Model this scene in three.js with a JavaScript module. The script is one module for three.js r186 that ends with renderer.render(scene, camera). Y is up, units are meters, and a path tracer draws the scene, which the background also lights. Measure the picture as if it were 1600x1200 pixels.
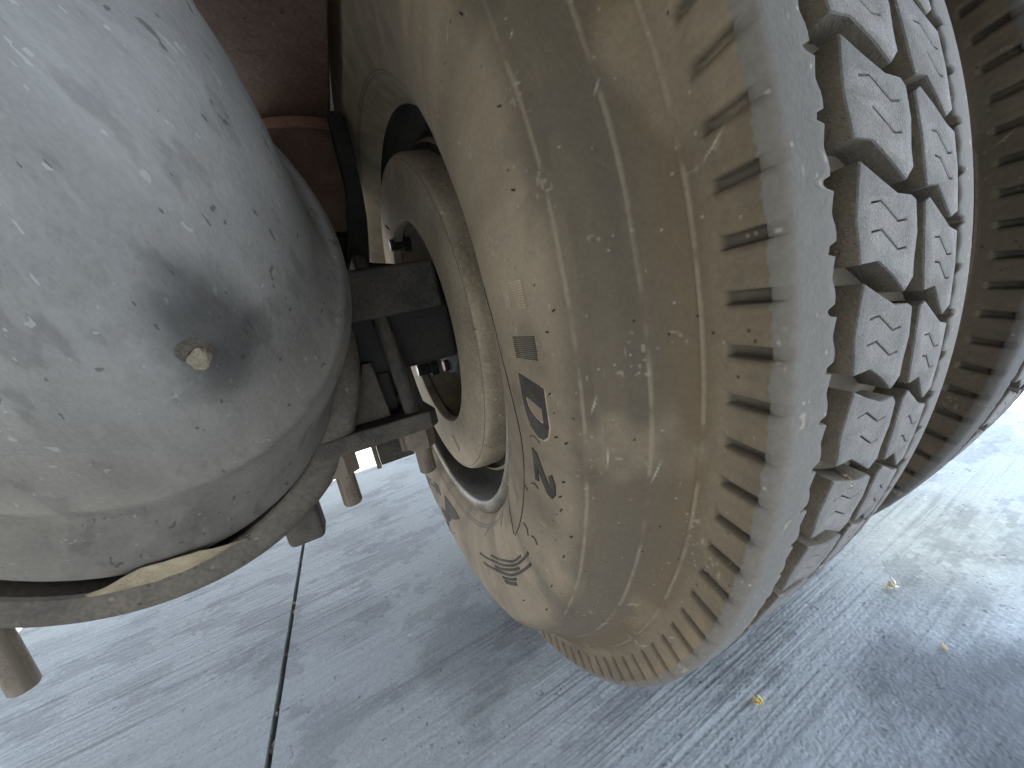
import * as THREE from 'three';
import { mergeGeometries, toCreasedNormals } from 'three/addons/utils/BufferGeometryUtils.js';
import { RoundedBoxGeometry } from 'three/addons/geometries/RoundedBoxGeometry.js';

// ------------------------------------------------------------------ camera, sky, sun, exposure
const scene = new THREE.Scene();
const camera = new THREE.PerspectiveCamera(2 * Math.atan(600 / 580) * 180 / Math.PI, 4 / 3, 0.02, 2000);
{
  const pos = new THREE.Vector3(-0.14716, 0.50073, 0.61017);
  const fwd = new THREE.Vector3(0.39348, -0.19258, -0.89893);
  camera.position.copy(pos);
  camera.up.set(0.26699, 0.95961, -0.08871);
  camera.lookAt(pos.clone().add(fwd));
}
scene.add(camera);

const SUN = new THREE.Vector3(-0.5, 1.05, -0.78).normalize();
{ // clear pale-blue sky, brighter and whiter towards the horizon and round the sun
  const W = 256, H = 128, d = new Float32Array(W * H * 4);
  for (let j = 0; j < H; j++) for (let i = 0; i < W; i++) {
    const v = (j + 0.5) / H, el = (v - 0.5) * Math.PI, az = ((i + 0.5) / W - 0.5) * Math.PI * 2;
    const dir = new THREE.Vector3(Math.cos(el) * Math.cos(az), Math.sin(el), Math.cos(el) * Math.sin(az));
    const h = Math.max(0, dir.y), k = Math.pow(1 - h, 3.2), s = Math.max(0, dir.dot(SUN));
    const glow = 0.35 * Math.pow(s, 8) + 0.9 * Math.pow(s, 60);
    const o = (j * W + i) * 4;
    d[o] = 0.34 + 0.58 * k + glow; d[o + 1] = 0.44 + 0.50 * k + glow * 0.97; d[o + 2] = 0.62 + 0.36 * k + glow * 0.9; d[o + 3] = 1;
  }
  const sky = new THREE.DataTexture(d, W, H, THREE.RGBAFormat, THREE.FloatType);
  sky.mapping = THREE.EquirectangularReflectionMapping; sky.magFilter = THREE.LinearFilter; sky.minFilter = THREE.LinearFilter;
  sky.needsUpdate = true;
  scene.background = sky; scene.environment = sky;
}
const sun = new THREE.DirectionalLight(new THREE.Color(1, 0.93, 0.82), 4.2);
sun.position.copy(SUN).multiplyScalar(12); sun.target.position.set(0, 0, 0);
sun.castShadow = true; sun.shadow.mapSize.set(2048, 2048);
Object.assign(sun.shadow.camera, { left: -5, right: 5, top: 5, bottom: -5, near: 0.5, far: 30 });
scene.add(sun, sun.target);

const renderer = new THREE.WebGLRenderer({ antialias: true });
renderer.toneMapping = THREE.LinearToneMapping;
renderer.toneMappingExposure = 7.1;
renderer.shadowMap.enabled = true;

// ------------------------------------------------------------------ helpers
let seed = 12345;
const rnd = () => { seed = (seed * 1664525 + 1013904223) >>> 0; return seed / 4294967296; };
const D2R = Math.PI / 180;
const clamp = (x, a = 0, b = 1) => Math.min(b, Math.max(a, x));
const sst = (a, b, x) => { const t = clamp((x - a) / (b - a)); return t * t * (3 - 2 * t); };
const mix = (a, b, t) => a + (b - a) * t;
const mix3 = (a, b, t) => [mix(a[0], b[0], t), mix(a[1], b[1], t), mix(a[2], b[2], t)];
function hash(ix, iy, s) { let h = (ix * 374761393 + iy * 668265263 + s * 974634777) | 0; h = Math.imul(h ^ (h >>> 13), 1274126177); h ^= h >>> 16; return (h >>> 0) / 4294967296; }
function noise(x, y, s = 0) {
  const ix = Math.floor(x), iy = Math.floor(y), fx = x - ix, fy = y - iy, u = fx * fx * (3 - 2 * fx), v = fy * fy * (3 - 2 * fy);
  return mix(mix(hash(ix, iy, s), hash(ix + 1, iy, s), u), mix(hash(ix, iy + 1, s), hash(ix + 1, iy + 1, s), u), v);
}
function fbm(x, y, s = 0, n = 4) { let a = 0, w = 0.5, t = 0; for (let i = 0; i < n; i++) { a += w * noise(x, y, s + i * 17); t += w; w *= 0.5; x *= 2.03; y *= 2.03; } return a / t; }
const toS = (c) => { c = clamp(c); return Math.round(255 * (c <= 0.0031308 ? 12.92 * c : 1.055 * Math.pow(c, 1 / 2.4) - 0.055)); };
// fill(u, v, out) writes linear r, g, b, height(0..1), roughness
function makeMaps(W, H, fill, opt = {}) {
  const c = new Uint8Array(W * H * 4), b = new Uint8Array(W * H * 4), o = [0, 0, 0, 0, 0.9];
  for (let j = 0; j < H; j++) for (let i = 0; i < W; i++) {
    fill((i + 0.5) / W, (j + 0.5) / H, o);
    const k = (j * W + i) * 4;
    c[k] = toS(o[0]); c[k + 1] = toS(o[1]); c[k + 2] = toS(o[2]); c[k + 3] = 255;
    const h = Math.round(clamp(o[3]) * 255); b[k] = b[k + 1] = b[k + 2] = h; b[k + 3] = 255;
  }
  const mk = (d, srgb) => {
    const t = new THREE.DataTexture(d, W, H, THREE.RGBAFormat);
    t.wrapS = opt.wrapS || THREE.RepeatWrapping; t.wrapT = opt.wrapT || THREE.RepeatWrapping;
    t.magFilter = THREE.LinearFilter; t.minFilter = THREE.LinearMipmapLinearFilter; t.generateMipmaps = true; t.anisotropy = 8;
    if (srgb) t.colorSpace = THREE.SRGBColorSpace; t.needsUpdate = true; return t;
  };
  return { map: mk(c, true), bumpMap: mk(b, false) };
}
function mat(maps, bump, rough, metal = 0, color) {
  const m = new THREE.MeshStandardMaterial({ roughness: rough, metalness: metal, side: THREE.DoubleSide });
  if (maps) { m.map = maps.map; m.bumpMap = maps.bumpMap; m.bumpScale = bump; }
  if (color) m.color.setRGB(...color);
  return m;
}
// uv in units of `size` metres by the dominant axis of each face normal
function boxUV(g, size) {
  if (g.index) g = g.toNonIndexed();
  const p = g.attributes.position, n = p.count, uv = new Float32Array(n * 2);
  const a = new THREE.Vector3(), b = new THREE.Vector3(), c = new THREE.Vector3(), e = new THREE.Vector3();
  for (let i = 0; i < n; i += 3) {
    a.fromBufferAttribute(p, i); b.fromBufferAttribute(p, i + 1); c.fromBufferAttribute(p, i + 2);
    e.copy(b).sub(a).cross(c.clone().sub(a));
    const ax = Math.abs(e.x), ay = Math.abs(e.y), az = Math.abs(e.z);
    [a, b, c].forEach((q, k) => {
      let u, v; if (ax >= ay && ax >= az) { u = q.z; v = q.y; } else if (ay >= az) { u = q.x; v = q.z; } else { u = q.x; v = q.y; }
      uv[(i + k) * 2] = u / size; uv[(i + k) * 2 + 1] = v / size;
    });
  }
  g.setAttribute('uv', new THREE.BufferAttribute(uv, 2));
  return g;
}
function addMesh(name, geo, m, parent = scene, label) {
  const o = new THREE.Mesh(geo, m); o.name = name; o.castShadow = o.receiveShadow = true;
  if (label) o.userData.label = label;
  parent.add(o); return o;
}
function thing(name, label, category, pos = [0, 0, 0], group) {
  const g = new THREE.Group(); g.name = name; g.position.set(...pos); g.userData = { label, category };
  if (group) g.userData.group = group;
  scene.add(g); return g;
}
let truck = null;                                           // the one big thing; its assemblies are parts
function part(name, label, pos) {
  const g = new THREE.Group(); g.name = name; g.position.set(pos[0] - truck.position.x, pos[1] - truck.position.y, pos[2] - truck.position.z);
  g.userData = { label }; g.at = new THREE.Vector3(...pos); truck.add(g); return g;
}
// move a geometry built in world coordinates into its thing's frame
const local = (g, parent) => { const p = parent.at; g.translate(-p.x, -p.y, -p.z); return g; };
function rbox(x0, x1, y0, y1, z0, z1, r = 0.003, seg = 2) {
  const g = new RoundedBoxGeometry(x1 - x0, y1 - y0, z1 - z0, seg, r); g.translate((x0 + x1) / 2, (y0 + y1) / 2, (z0 + z1) / 2); return g;
}
// surface of revolution about the x axis through (y, z): pts = [[x, r], ...]
function revX(pts, seg, y, z) {
  const g = new THREE.LatheGeometry(pts.map(([x, r]) => new THREE.Vector2(r, x)), seg);
  g.rotateZ(-Math.PI / 2); g.translate(0, y, z); return g;
}
function revY(pts, seg, x, y, z) { const g = new THREE.LatheGeometry(pts.map(([r, h]) => new THREE.Vector2(r, h)), seg); g.translate(x, y, z); return g; }
function revZ(pts, seg, x, y, z) { const g = new THREE.LatheGeometry(pts.map(([r, h]) => new THREE.Vector2(r, h)), seg); g.rotateX(Math.PI / 2); g.translate(x, y, z); return g; }
function tube(pts, r, seg = 40, rad = 12) { return new THREE.TubeGeometry(new THREE.CatmullRomCurve3(pts.map((p) => new THREE.Vector3(...p))), seg, r, rad); }
const crease = (g, a = 0.6) => toCreasedNormals(g, a);

// ------------------------------------------------------------------ the setting: concrete apron
const GY = -0.012, AXY = 0.5, TX = 1.9;                    // ground height, axle height, size of the unique concrete patch
const concrete = makeMaps(2048, 2048, (u, v, o) => {
  const x = u * 2.2 - 1.1, z = v * 2.2 - 1.1;
  // broom strokes run along x, each of its own length and weight; bristle bundles wander a little
  const w = x + 0.03 * (noise(x * 2, z * 3, 5) - 0.5), zz = z + 0.010 * (noise(x * 1.4, z * 1.2, 9) - 0.5) + 0.02 * x;
  const s1 = noise(w * 10, zz * 300, 1), s2 = noise(w * 16, zz * 150, 2), s3 = noise(w * 7, zz * 560, 3), s4 = noise(w * 2.2, zz * 34, 4), s5 = noise(w * 4, zz * 210, 6);
  const str = 0.35 + 0.65 * sst(0.36, 0.62, fbm(x * 2.6 + 4, z * 3.4, 7, 3));                 // how much of the texture is worn away
  const brush = 0.34 * s1 + 0.24 * s2 + 0.30 * s3 + 0.12 * s4;
  const wear = fbm(x * 2.3, z * 2.3, 21, 4), grit = noise(x * 600, z * 600, 71), fine = noise(x * 330, z * 330, 75), fine2 = fbm(x * 120, z * 150, 76, 3);
  const e = 0.30 * (fine2 - 0.5) + 0.16 * (s1 - 0.5) + 0.12 * (grit - 0.5);
  const patch = sst(0.54, 0.66, fbm(x * 4.4 + 7, z * 7.5 + 2, 41, 5) + 0.5 * e);
  const blot = sst(0.58, 0.66, fbm(x * 13 + 1, z * 24 + 5, 43, 4) + 0.55 * e);
  const darkPatches = 0.56 * sst(1.05, 0.5, Math.hypot((x - 0.36) / 0.30, (z - 0.60) / 0.205) + 0.9 * (fbm(x * 8, z * 8, 61, 4) - 0.5) + 0.5 * e)  // oil stain at the right
    + 0.32 * sst(1.0, 0.5, Math.hypot((x + 0.05) / 0.16, (z - 0.09) / 0.10) + 1.0 * (fbm(x * 11, z * 15, 66, 4) - 0.5) + 0.6 * e);  // smaller dark patch beside the inner tyre contact
  let L = 0.42 + 0.23 * str * (brush - 0.5) + 0.10 * (wear - 0.5);
  L *= 1 - 0.30 * str * sst(0.66, 0.80, s5 * 0.6 + s3 * 0.4);                               // the deeper strokes hold dirt
  L *= 1 - 0.18 * patch; L *= 1 - 0.20 * blot; L *= 1 - clamp(darkPatches, 0, 0.75);
  L *= 0.90 + 0.20 * grit; L *= 0.93 + 0.14 * fine;
  const sp = noise(x * 380 + 5, z * 380, 81) * noise(x * 140, z * 140, 82); if (sp > 0.74) L *= 1.35; const sd = noise(x * 300 + 9, z * 300, 83) * noise(x * 110, z * 110, 84); if (sd > 0.73) L *= 0.55;
  const warm = fbm(x * 1.1 + 3, z * 1.1, 91, 3) - 0.5 + 0.9 * sst(0.5, 0.1, Math.hypot((x - 0.66) / 0.6, (z - 0.37) / 0.4));  // random warmth, plus warm bounced light tinted into the concrete at the right
  o[0] = L * (0.945 + 0.10 * warm); o[1] = L * (1 + 0.02 * warm); o[2] = L * (0.975 - 0.16 * warm + 0.03 * darkPatches);
  o[3] = 0.6 * brush * str + 0.15 * fine + 0.12 * grit + 0.13 * fine2; o[4] = 0.9;
}, { wrapS: THREE.MirroredRepeatWrapping, wrapT: THREE.MirroredRepeatWrapping });
const M = {};
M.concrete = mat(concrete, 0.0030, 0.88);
M.dirt = mat(null, 0, 1, 0, [0.035, 0.032, 0.03]);
const ground = new THREE.Group(); ground.name = 'ground'; ground.userData.kind = 'structure'; ground.userData.label = 'broom finished grey concrete apron with a straight joint'; scene.add(ground);
{
  const JX = -0.373, JW = 0.0045, KZ = -0.655, KW = 0.0009, R = 300;
  const slab = (x0, x1, z0, z1) => {   // a slab with a worn, slightly ragged arris along its near joint
    const g = new THREE.BoxGeometry(x1 - x0, 0.2, z1 - z0); g.translate((x0 + x1) / 2, GY - 0.1, (z0 + z1) / 2);
    const b = g.toNonIndexed(), p = b.attributes.position, n = b.attributes.normal, uv = b.attributes.uv;
    for (let i = 0; i < p.count; i++) {
      if (Math.abs(n.getY(i)) > 0.5) uv.setXY(i, p.getX(i) / 2.2 + 0.5, p.getZ(i) / 2.2 + 0.5);
      else uv.setXY(i, (Math.abs(n.getX(i)) > 0.5 ? p.getZ(i) : p.getX(i)) / 2.2, p.getY(i) / 2.2);
    }
    addMesh('concrete_slab', b, M.concrete, ground);
  };
  const t = Math.tan(1.5 * D2R) * 0;
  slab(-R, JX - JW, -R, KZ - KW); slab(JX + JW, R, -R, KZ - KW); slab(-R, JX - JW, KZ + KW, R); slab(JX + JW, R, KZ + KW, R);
  const base = new THREE.PlaneGeometry(2 * R, 2 * R); base.rotateX(-Math.PI / 2); base.translate(0, GY - 0.035, 0);
  addMesh('joint_bed', base, M.dirt, ground);
  // grit caught in the joint
  const chips = [];
  for (let i = 0; i < 26; i++) {
    const g = new THREE.IcosahedronGeometry(0.0022 + 0.0028 * rnd(), 0); g.scale(1, 0.6, 1.4); g.rotateY(rnd() * 6);
    g.translate(JX + (rnd() - 0.5) * 0.011, GY - 0.002 - rnd() * 0.006, -0.55 + rnd() * 0.95); chips.push(g);
  }
  const c = addMesh('joint_grit', mergeGeometries(chips), mat(null, 0, 1, 0, [0.30, 0.26, 0.21]), ground); c.userData.kind = 'stuff';
}

// ------------------------------------------------------------------ dusty materials
function grime(base, dust, amt, sp, sd, size = 512, streaks = 0) {
  return makeMaps(size, size, (u, v, o) => {
    const P = 12; const per = (x, y, k, s) => { // tileable noise
      const a = x * k, b = y * k; const ix = Math.floor(a), iy = Math.floor(b), fx = a - ix, fy = b - iy, uu = fx * fx * (3 - 2 * fx), vv = fy * fy * (3 - 2 * fy);
      const m = (q) => ((q % k) + k) % k;
      return mix(mix(hash(m(ix), m(iy), s), hash(m(ix + 1), m(iy), s), uu), mix(hash(m(ix), m(iy + 1), s), hash(m(ix + 1), m(iy + 1), s), uu), vv);
    };
    const n = 0.4 * per(u, v, 5, sd) + 0.3 * per(u, v, 11, sd + 1) + 0.2 * per(u, v, 27, sd + 2) + 0.1 * per(u, v, 61, sd + 3);
    const f = per(u, v, 170, sd + 4), g = per(u, v, 90, sd + 5);
    const d = clamp(amt + 1.5 * (n - 0.5) + 0.25 * (f - 0.5));
    const c = mix3(base, dust, d); let k = 0.88 + 0.24 * f;
    const s = hash(Math.floor(u * 150), Math.floor(v * 150), sd + 9);
    if (s > 1 - sp) k *= 1.6; else if (s < sp) k *= 0.5;
    o[0] = c[0] * k; o[1] = c[1] * k; o[2] = c[2] * k; o[3] = 0.45 * n + 0.3 * g + 0.25 * f;
  });
}
const gCast = grime([0.03, 0.028, 0.026], [0.11, 0.092, 0.07], 0.42, 0.004, 100);
const gTan = grime([0.19, 0.150, 0.106], [0.34, 0.275, 0.195], 0.6, 0.004, 200);
const gDark = grime([0.013, 0.012, 0.011], [0.035, 0.031, 0.026], 0.4, 0.004, 300);
const gRed = grime([0.095, 0.050, 0.035], [0.17, 0.102, 0.072], 0.45, 0.004, 400);
const gRim = grime([0.022, 0.019, 0.016], [0.075, 0.063, 0.047], 0.5, 0.01, 500);
const gTread = grime([0.125, 0.120, 0.112], [0.205, 0.198, 0.186], 0.5, 0.006, 600);
M.cast = mat(gCast, 0.0012, 0.8); M.tan = mat(gTan, 0.001, 0.85); M.dark = mat(gDark, 0.0012, 0.8);
M.red = mat(gRed, 0.001, 0.75); M.rim = mat(gRim, 0.0008, 0.7, 0.1); M.tread = mat(gTread, 0.0006, 0.86);
M.wornEdge = mat(grime([0.075, 0.06, 0.043], [0.30, 0.26, 0.20], 0.40, 0.03, 700), 0.0005, 0.5, 0.15);
M.bolt = mat(grime([0.09, 0.073, 0.055], [0.19, 0.155, 0.115], 0.55, 0.004, 800), 0.0006, 0.75);
M.bright = mat(gRim, 0.0004, 0.35, 0.7, [2.6, 2.5, 2.3]);
M.mark = mat(gDark, 0.0004, 0.85, 0, [1.9, 1.75, 1.55]);
M.markEdge = mat(gTan, 0.0004, 0.9, 0, [1.15, 1.12, 1.1]);

truck = thing('truck', 'heavy truck seen from underneath, its dusty dual wheels and grey axle bowl filling the view', 'truck', [-0.36, GY, 0]);

// ------------------------------------------------------------------ tyre
const PITCH = 360 / 64, HALF = PITCH / 2, XC = 0.1105;      // tread pitch in degrees; centre plane of the inner tyre
// inner half of the section: [x, r, slot weight, notch weight, zone]
const SEC = [
  [0.004, 0.292], [-0.004, 0.299], [-0.0125, 0.3055], [-0.0185, 0.311], [-0.0215, 0.314], [-0.0235, 0.3175], [-0.0262, 0.3205], [-0.0300, 0.330], [-0.0345, 0.345], [-0.0385, 0.362],
  [-0.0412, 0.379], [-0.0418, 0.396], [-0.0405, 0.412], [-0.0375, 0.428], [-0.0335, 0.4395], [-0.0332, 0.4415], [-0.0316, 0.4425], [-0.0290, 0.4450],
  [-0.0200, 0.4525], [-0.0085, 0.4600], [-0.0040, 0.4632], [-0.0036, 0.4645], [-0.0012, 0.4655], [0.0040, 0.4700], [0.0095, 0.4760], [0.0138, 0.4826], [0.0134, 0.4840], [0.0158, 0.4852], [0.0165, 0.4875],
  [0.0170, 0.4905, 0], [0.0170, 0.4945, 0], [0.0170, 0.4955, 0.6], [0.0170, 0.4968, 0.95], [0.0168, 0.5010, 1], [0.0166, 0.5060, 1], [0.0163, 0.5110, 1], [0.0162, 0.5145, 1], [0.0163, 0.5164, 0.98], [0.0168, 0.5183, 0.8], [0.0178, 0.5202, 0.5], [0.0194, 0.5217, 0.1], [0.0215, 0.5226, 0], [0.0250, 0.5231, 0],
  [0.0320, 0.5237], [0.0420, 0.5243, 0, 1], [0.0472, 0.5246, 0, 1], [0.0486, 0.5240, 0, 1], [0.0490, 0.5226, 0, 1], [0.0498, 0.5180, 0, 0.9], [0.0512, 0.5140, 0, 0.7], [0.0545, 0.5122, 0, 0.35], [0.0590, 0.5116], [0.0660, 0.5115], [0.0800, 0.5115], [0.0960, 0.5117], [0.1105, 0.5117],
];
const FULL = [...SEC.map((p) => [p[0], p[1], p[2] || 0, p[3] || 0, 1]), ...SEC.slice(0, -1).reverse().map((p) => [2 * XC - p[0], p[1], p[2] || 0, p[3] || 0, -1])];
const COLS = [-1.40, -1.22, -1.05, -0.75, -0.37, -0.315, -0.25, -0.15, 0, 0.15, 0.25, 0.315, 0.37, 0.80, 1.08, 1.24];  // degrees about a shoulder slot; the rib notch sits at +-1.4
const NOTCH = [0.0062, 0.0058, 0.0006, 0.0002, 0.0008, 0.0011, 0.0014, 0.0018, 0.0024, 0.0027, 0.0027, 0.0026, 0.0024, 0.0012, 0.0002, 0.0056];
const secLen = [0]; for (let i = 1; i < FULL.length; i++) secLen.push(secLen[i - 1] + Math.hypot(FULL[i][0] - FULL[i - 1][0], FULL[i][1] - FULL[i - 1][1]));
const TOT = secLen[secLen.length - 1];
const sideX = (r) => { for (let i = 1; i < 30; i++) if (SEC[i][1] >= r) { const t = (r - SEC[i - 1][1]) / (SEC[i][1] - SEC[i - 1][1]); return mix(SEC[i - 1][0], SEC[i][0], t); } return SEC[29][0]; };
const UV_MID = -25;                                           // the unique half of the texture is centred on this angle
const ANG0 = 1.10;                                            // angle of one shoulder slot
const rubberMaps = makeMaps(2048, 1024, (u, v, o) => {
  const s = v * TOT; let i = 1; while (i < FULL.length - 1 && secLen[i] < s) i++;
  const t = (s - secLen[i - 1]) / (secLen[i] - secLen[i - 1]), r = mix(FULL[i - 1][1], FULL[i][1], t), x = mix(FULL[i - 1][0], FULL[i][0], t);
  const side = i < FULL.length / 2 ? x : 2 * XC - x, a = u * Math.PI, cx = a * 0.42;             // arc length in metres
  const n = fbm(cx * 7, s * 9, 11, 5), n2 = fbm(cx * 26, s * 30, 12, 4), f = noise(cx * 900, s * 900, 13), f2 = noise(cx * 380, s * 380, 14);
  const radial = fbm(cx * 24, s * 2.2, 15, 4), smear = fbm(cx * 3, s * 60, 16, 3);
  let c, h = 0.5;
  const top = r > 0.5154 - 0.0022 * (f2 - 0.5) - 0.001 * (n2 - 0.5) && side > 0.0158 && (r > 0.5235 || side < 0.03), wall = !top && side < 0.02;
  if (wall) {
    const bead = [0.215, 0.170, 0.116], mid = [0.113, 0.089, 0.060], brown = [0.120, 0.087, 0.050], slot = [0.150, 0.115, 0.073];
    c = bead;
    c = mix3(c, mid, sst(0.425, 0.447, r + 0.012 * (n - 0.5)));
    c = mix3(c, brown, sst(0.462, 0.478, r + 0.006 * (n - 0.5)));
    c = mix3(c, slot, sst(0.485, 0.492, r));
    c = mix3(c, [0.24, 0.178, 0.105], 0.45 * sst(0.498, 0.512, r) * sst(0.42, 0.6, n));
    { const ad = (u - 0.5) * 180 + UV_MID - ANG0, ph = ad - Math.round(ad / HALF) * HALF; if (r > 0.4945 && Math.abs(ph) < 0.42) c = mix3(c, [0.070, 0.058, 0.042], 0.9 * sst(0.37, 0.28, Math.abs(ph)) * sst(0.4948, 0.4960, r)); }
    // dust washed and rubbed in radial runs on the lower wall, smears round the shoulder
    const k = r < 0.447 ? 1 + 0.75 * (radial - 0.5) + 0.45 * (n - 0.5) : 1 + 0.30 * (smear - 0.5) + 0.36 * (n - 0.5);
    c = [c[0] * k, c[1] * k, c[2] * k];
    const rub = sst(0.56, 0.72, n2) * 0.35; c = mix3(c, [0.085, 0.07, 0.052], rub);
    const pale = sst(0.60, 0.78, fbm(cx * 13 + 4, s * 17, 18, 4)) * 0.5; c = mix3(c, [0.31, 0.245, 0.165], pale * (r < 0.45 ? 1 : 0.6));
    // bare rubber where moulded lines catch
    for (const q of [0.3205, 0.3175]) if (Math.abs(r - q) < 0.001) c = mix3(c, [0.10, 0.085, 0.065], 0.7);
    for (const q of [0.4425, 0.4648, 0.4845]) { const e = Math.abs(r - q - 0.001 * (n2 - 0.5)); if (e < 0.0010) c = mix3(c, [0.27, 0.22, 0.155], (1 - e / 0.0010) * 0.6 * sst(0.30, 0.55, fbm(cx * 60, q * 100, 19, 3))); }
    h = 0.3 + 0.25 * f2 + 0.2 * n2 + 0.15 * f + (r < 0.447 ? 0.35 : 0.1) * (radial - 0.3);
  } else if (top) {
    c = mix3([0.112, 0.106, 0.096], [0.18, 0.171, 0.156], n * 0.6 + n2 * 0.4);
    const edge = sst(0.026, 0.0185, side); c = mix3(c, [0.16, 0.13, 0.095], edge * 0.4);
    h = 0.42 + 0.10 * f2 + 0.16 * f;
  } else {
    c = mix3([0.065, 0.054, 0.039], [0.125, 0.103, 0.074], n * 0.5 + n2 * 0.5);
    h = 0.4 + 0.3 * f2 + 0.3 * n2;
  }
  const g = 0.88 + 0.16 * f + 0.08 * f2;
  const sp = hash(Math.floor(cx * 800), Math.floor(s * 800), 33), big = noise(cx * 420, s * 420, 34) * noise(cx * 60, s * 60, 35);
  let w = 0; if (sp > 0.997) w = top ? 0.7 : 0.4; if (top) w = Math.max(w, 0.5 * sst(0.60, 0.75, big)); if (wall) w = Math.max(w, 0.35 * sst(0.66, 0.80, big));
  c = [c[0] * g, c[1] * g, c[2] * g]; if (w) c = mix3(c, [0.36, 0.32, 0.26], w); if (sp < 0.0015 && wall) c = [c[0] * 0.3, c[1] * 0.3, c[2] * 0.3];
  o[0] = c[0]; o[1] = c[1]; o[2] = c[2]; o[3] = h;
  // scratches
  if (wall && r > 0.40) for (let q = 0; q < 1; q++) {
    const gx = Math.floor(cx * 22 + q * 0.5), gy = Math.floor(s * 26 + q * 0.5), hh = hash(gx, gy, 50 + q);
    if (hh > 0.68) {
      const px = (gx + 0.5 - q * 0.5 + 0.5 * (hash(gx, gy, 52 + q) - 0.5)) / 22, py = (gy + 0.5 - q * 0.5 + 0.5 * (hash(gx, gy, 54 + q) - 0.5)) / 26, an = 0.5 + 1.6 * (hash(gx, gy, 56 + q) - 0.3), ln = 0.002 + 0.008 * hash(gx, gy, 58 + q);
      const dx = cx - px, dy = s - py, al = dx * Math.cos(an) + dy * Math.sin(an), ac = -dx * Math.sin(an) + dy * Math.cos(an) + 6 * al * al;
      if (Math.abs(al) < ln && Math.abs(ac) < 0.0006) { const e = 0.55 * (1 - Math.abs(al) / ln); o[0] = mix(o[0], 0.44, e); o[1] = mix(o[1], 0.40, e); o[2] = mix(o[2], 0.33, e); }
    }
  }
}, { wrapS: THREE.MirroredRepeatWrapping, wrapT: THREE.ClampToEdgeWrapping });
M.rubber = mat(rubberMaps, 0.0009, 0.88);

const A2P = (x, deg, r, out = []) => { out[0] = x; out[1] = r * Math.sin(deg * D2R); out[2] = r * Math.cos(deg * D2R); return out; };
function carcassGeometry() {
  const NC = 128 * COLS.length, NP = FULL.length, pos = [], uv = [], idx = [];
  for (let c = 0; c <= NC; c++) {
    const k = Math.floor(c / COLS.length), q = c % COLS.length;
    const ang = ANG0 - 180 + k * HALF + COLS[q], alt = k % 2 ? 1 : 0;
    const phase = Math.abs(COLS[q]);
    const slot = phase > 0.365 ? 0 : Math.sqrt(1 - Math.min(1, (phase / 0.37) ** 4));
    const jit = 0.0009 * (noise(k * 0.9 + q * 0.3, 3.3, 8) - 0.5);
    for (let p = 0; p < NP; p++) {
      let [x, r, sw, nw, sg] = FULL[p];
      if (sw) { const d = slot * sw; x += sg * 0.0068 * d * sst(0.5235, 0.512, r); if (r > 0.5130) r -= 0.0050 * d * sst(0.5130, 0.519, r); }
      if (nw) x -= sg * nw * (NOTCH[q] + (alt ? 0.0014 : 0));
      if (sw) x += jit;
      if (Math.abs(x - XC) > 0.11 && r < 0.47) x += 0.0007 * (noise(ang * 0.35, r * 60, 6) - 0.5);
      const P = A2P(x, ang, r); pos.push(P[0], P[1], P[2]);
      uv.push((ang - UV_MID + 90) / 180, secLen[p] / TOT);
    }
  }
  for (let c = 0; c < NC; c++) for (let p = 0; p < NP - 1; p++) {
    const a = c * NP + p, b = a + 1, d = a + NP, e = d + 1; idx.push(a, d, b, b, d, e);
  }
  const g = new THREE.BufferGeometry();
  g.setAttribute('position', new THREE.Float32BufferAttribute(pos, 3)); g.setAttribute('uv', new THREE.Float32BufferAttribute(uv, 2)); g.setIndex(idx); g.computeVertexNormals();
  return g;
}
// tread blocks: outlines in (x, degrees), sipes cut right through
const RB = 0.5185, TOPR = 0.5245;
const BLOCKS = [
  { o: [[0.0690, 9.0], [0.0845, 8.22], [0.1000, 7.45], [0.1135, 7.22], [0.1180, 6.90], [0.1193, 5.2], [0.1157, 3.8], [0.1165, 2.95], [0.1085, 2.35], [0.0950, 3.32], [0.0815, 4.30], [0.0672, 4.36], [0.0645, 6.4], [0.0660, 7.6]],
    s: [[[0.0765, 7.10], [0.0848, 7.12], [0.1002, 6.03], [0.1082, 6.06]], [[0.0755, 5.80], [0.0838, 5.82], [0.1000, 4.66], [0.1072, 4.68]]] },
  { o: [[0.1282, 6.72], [0.1335, 7.02], [0.1475, 6.08], [0.1610, 5.15], [0.1722, 4.76], [0.1732, 2.65], [0.1718, 0.25], [0.1625, -0.05], [0.1535, 0.90], [0.1445, 1.90], [0.1312, 1.96], [0.1288, 4.5]],
    s: [[[0.1405, 4.76], [0.1470, 4.70], [0.1592, 3.60], [0.1652, 3.56]], [[0.1418, 3.45], [0.1486, 3.30], [0.1592, 2.22], [0.1645, 2.17]]] },
];
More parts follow.
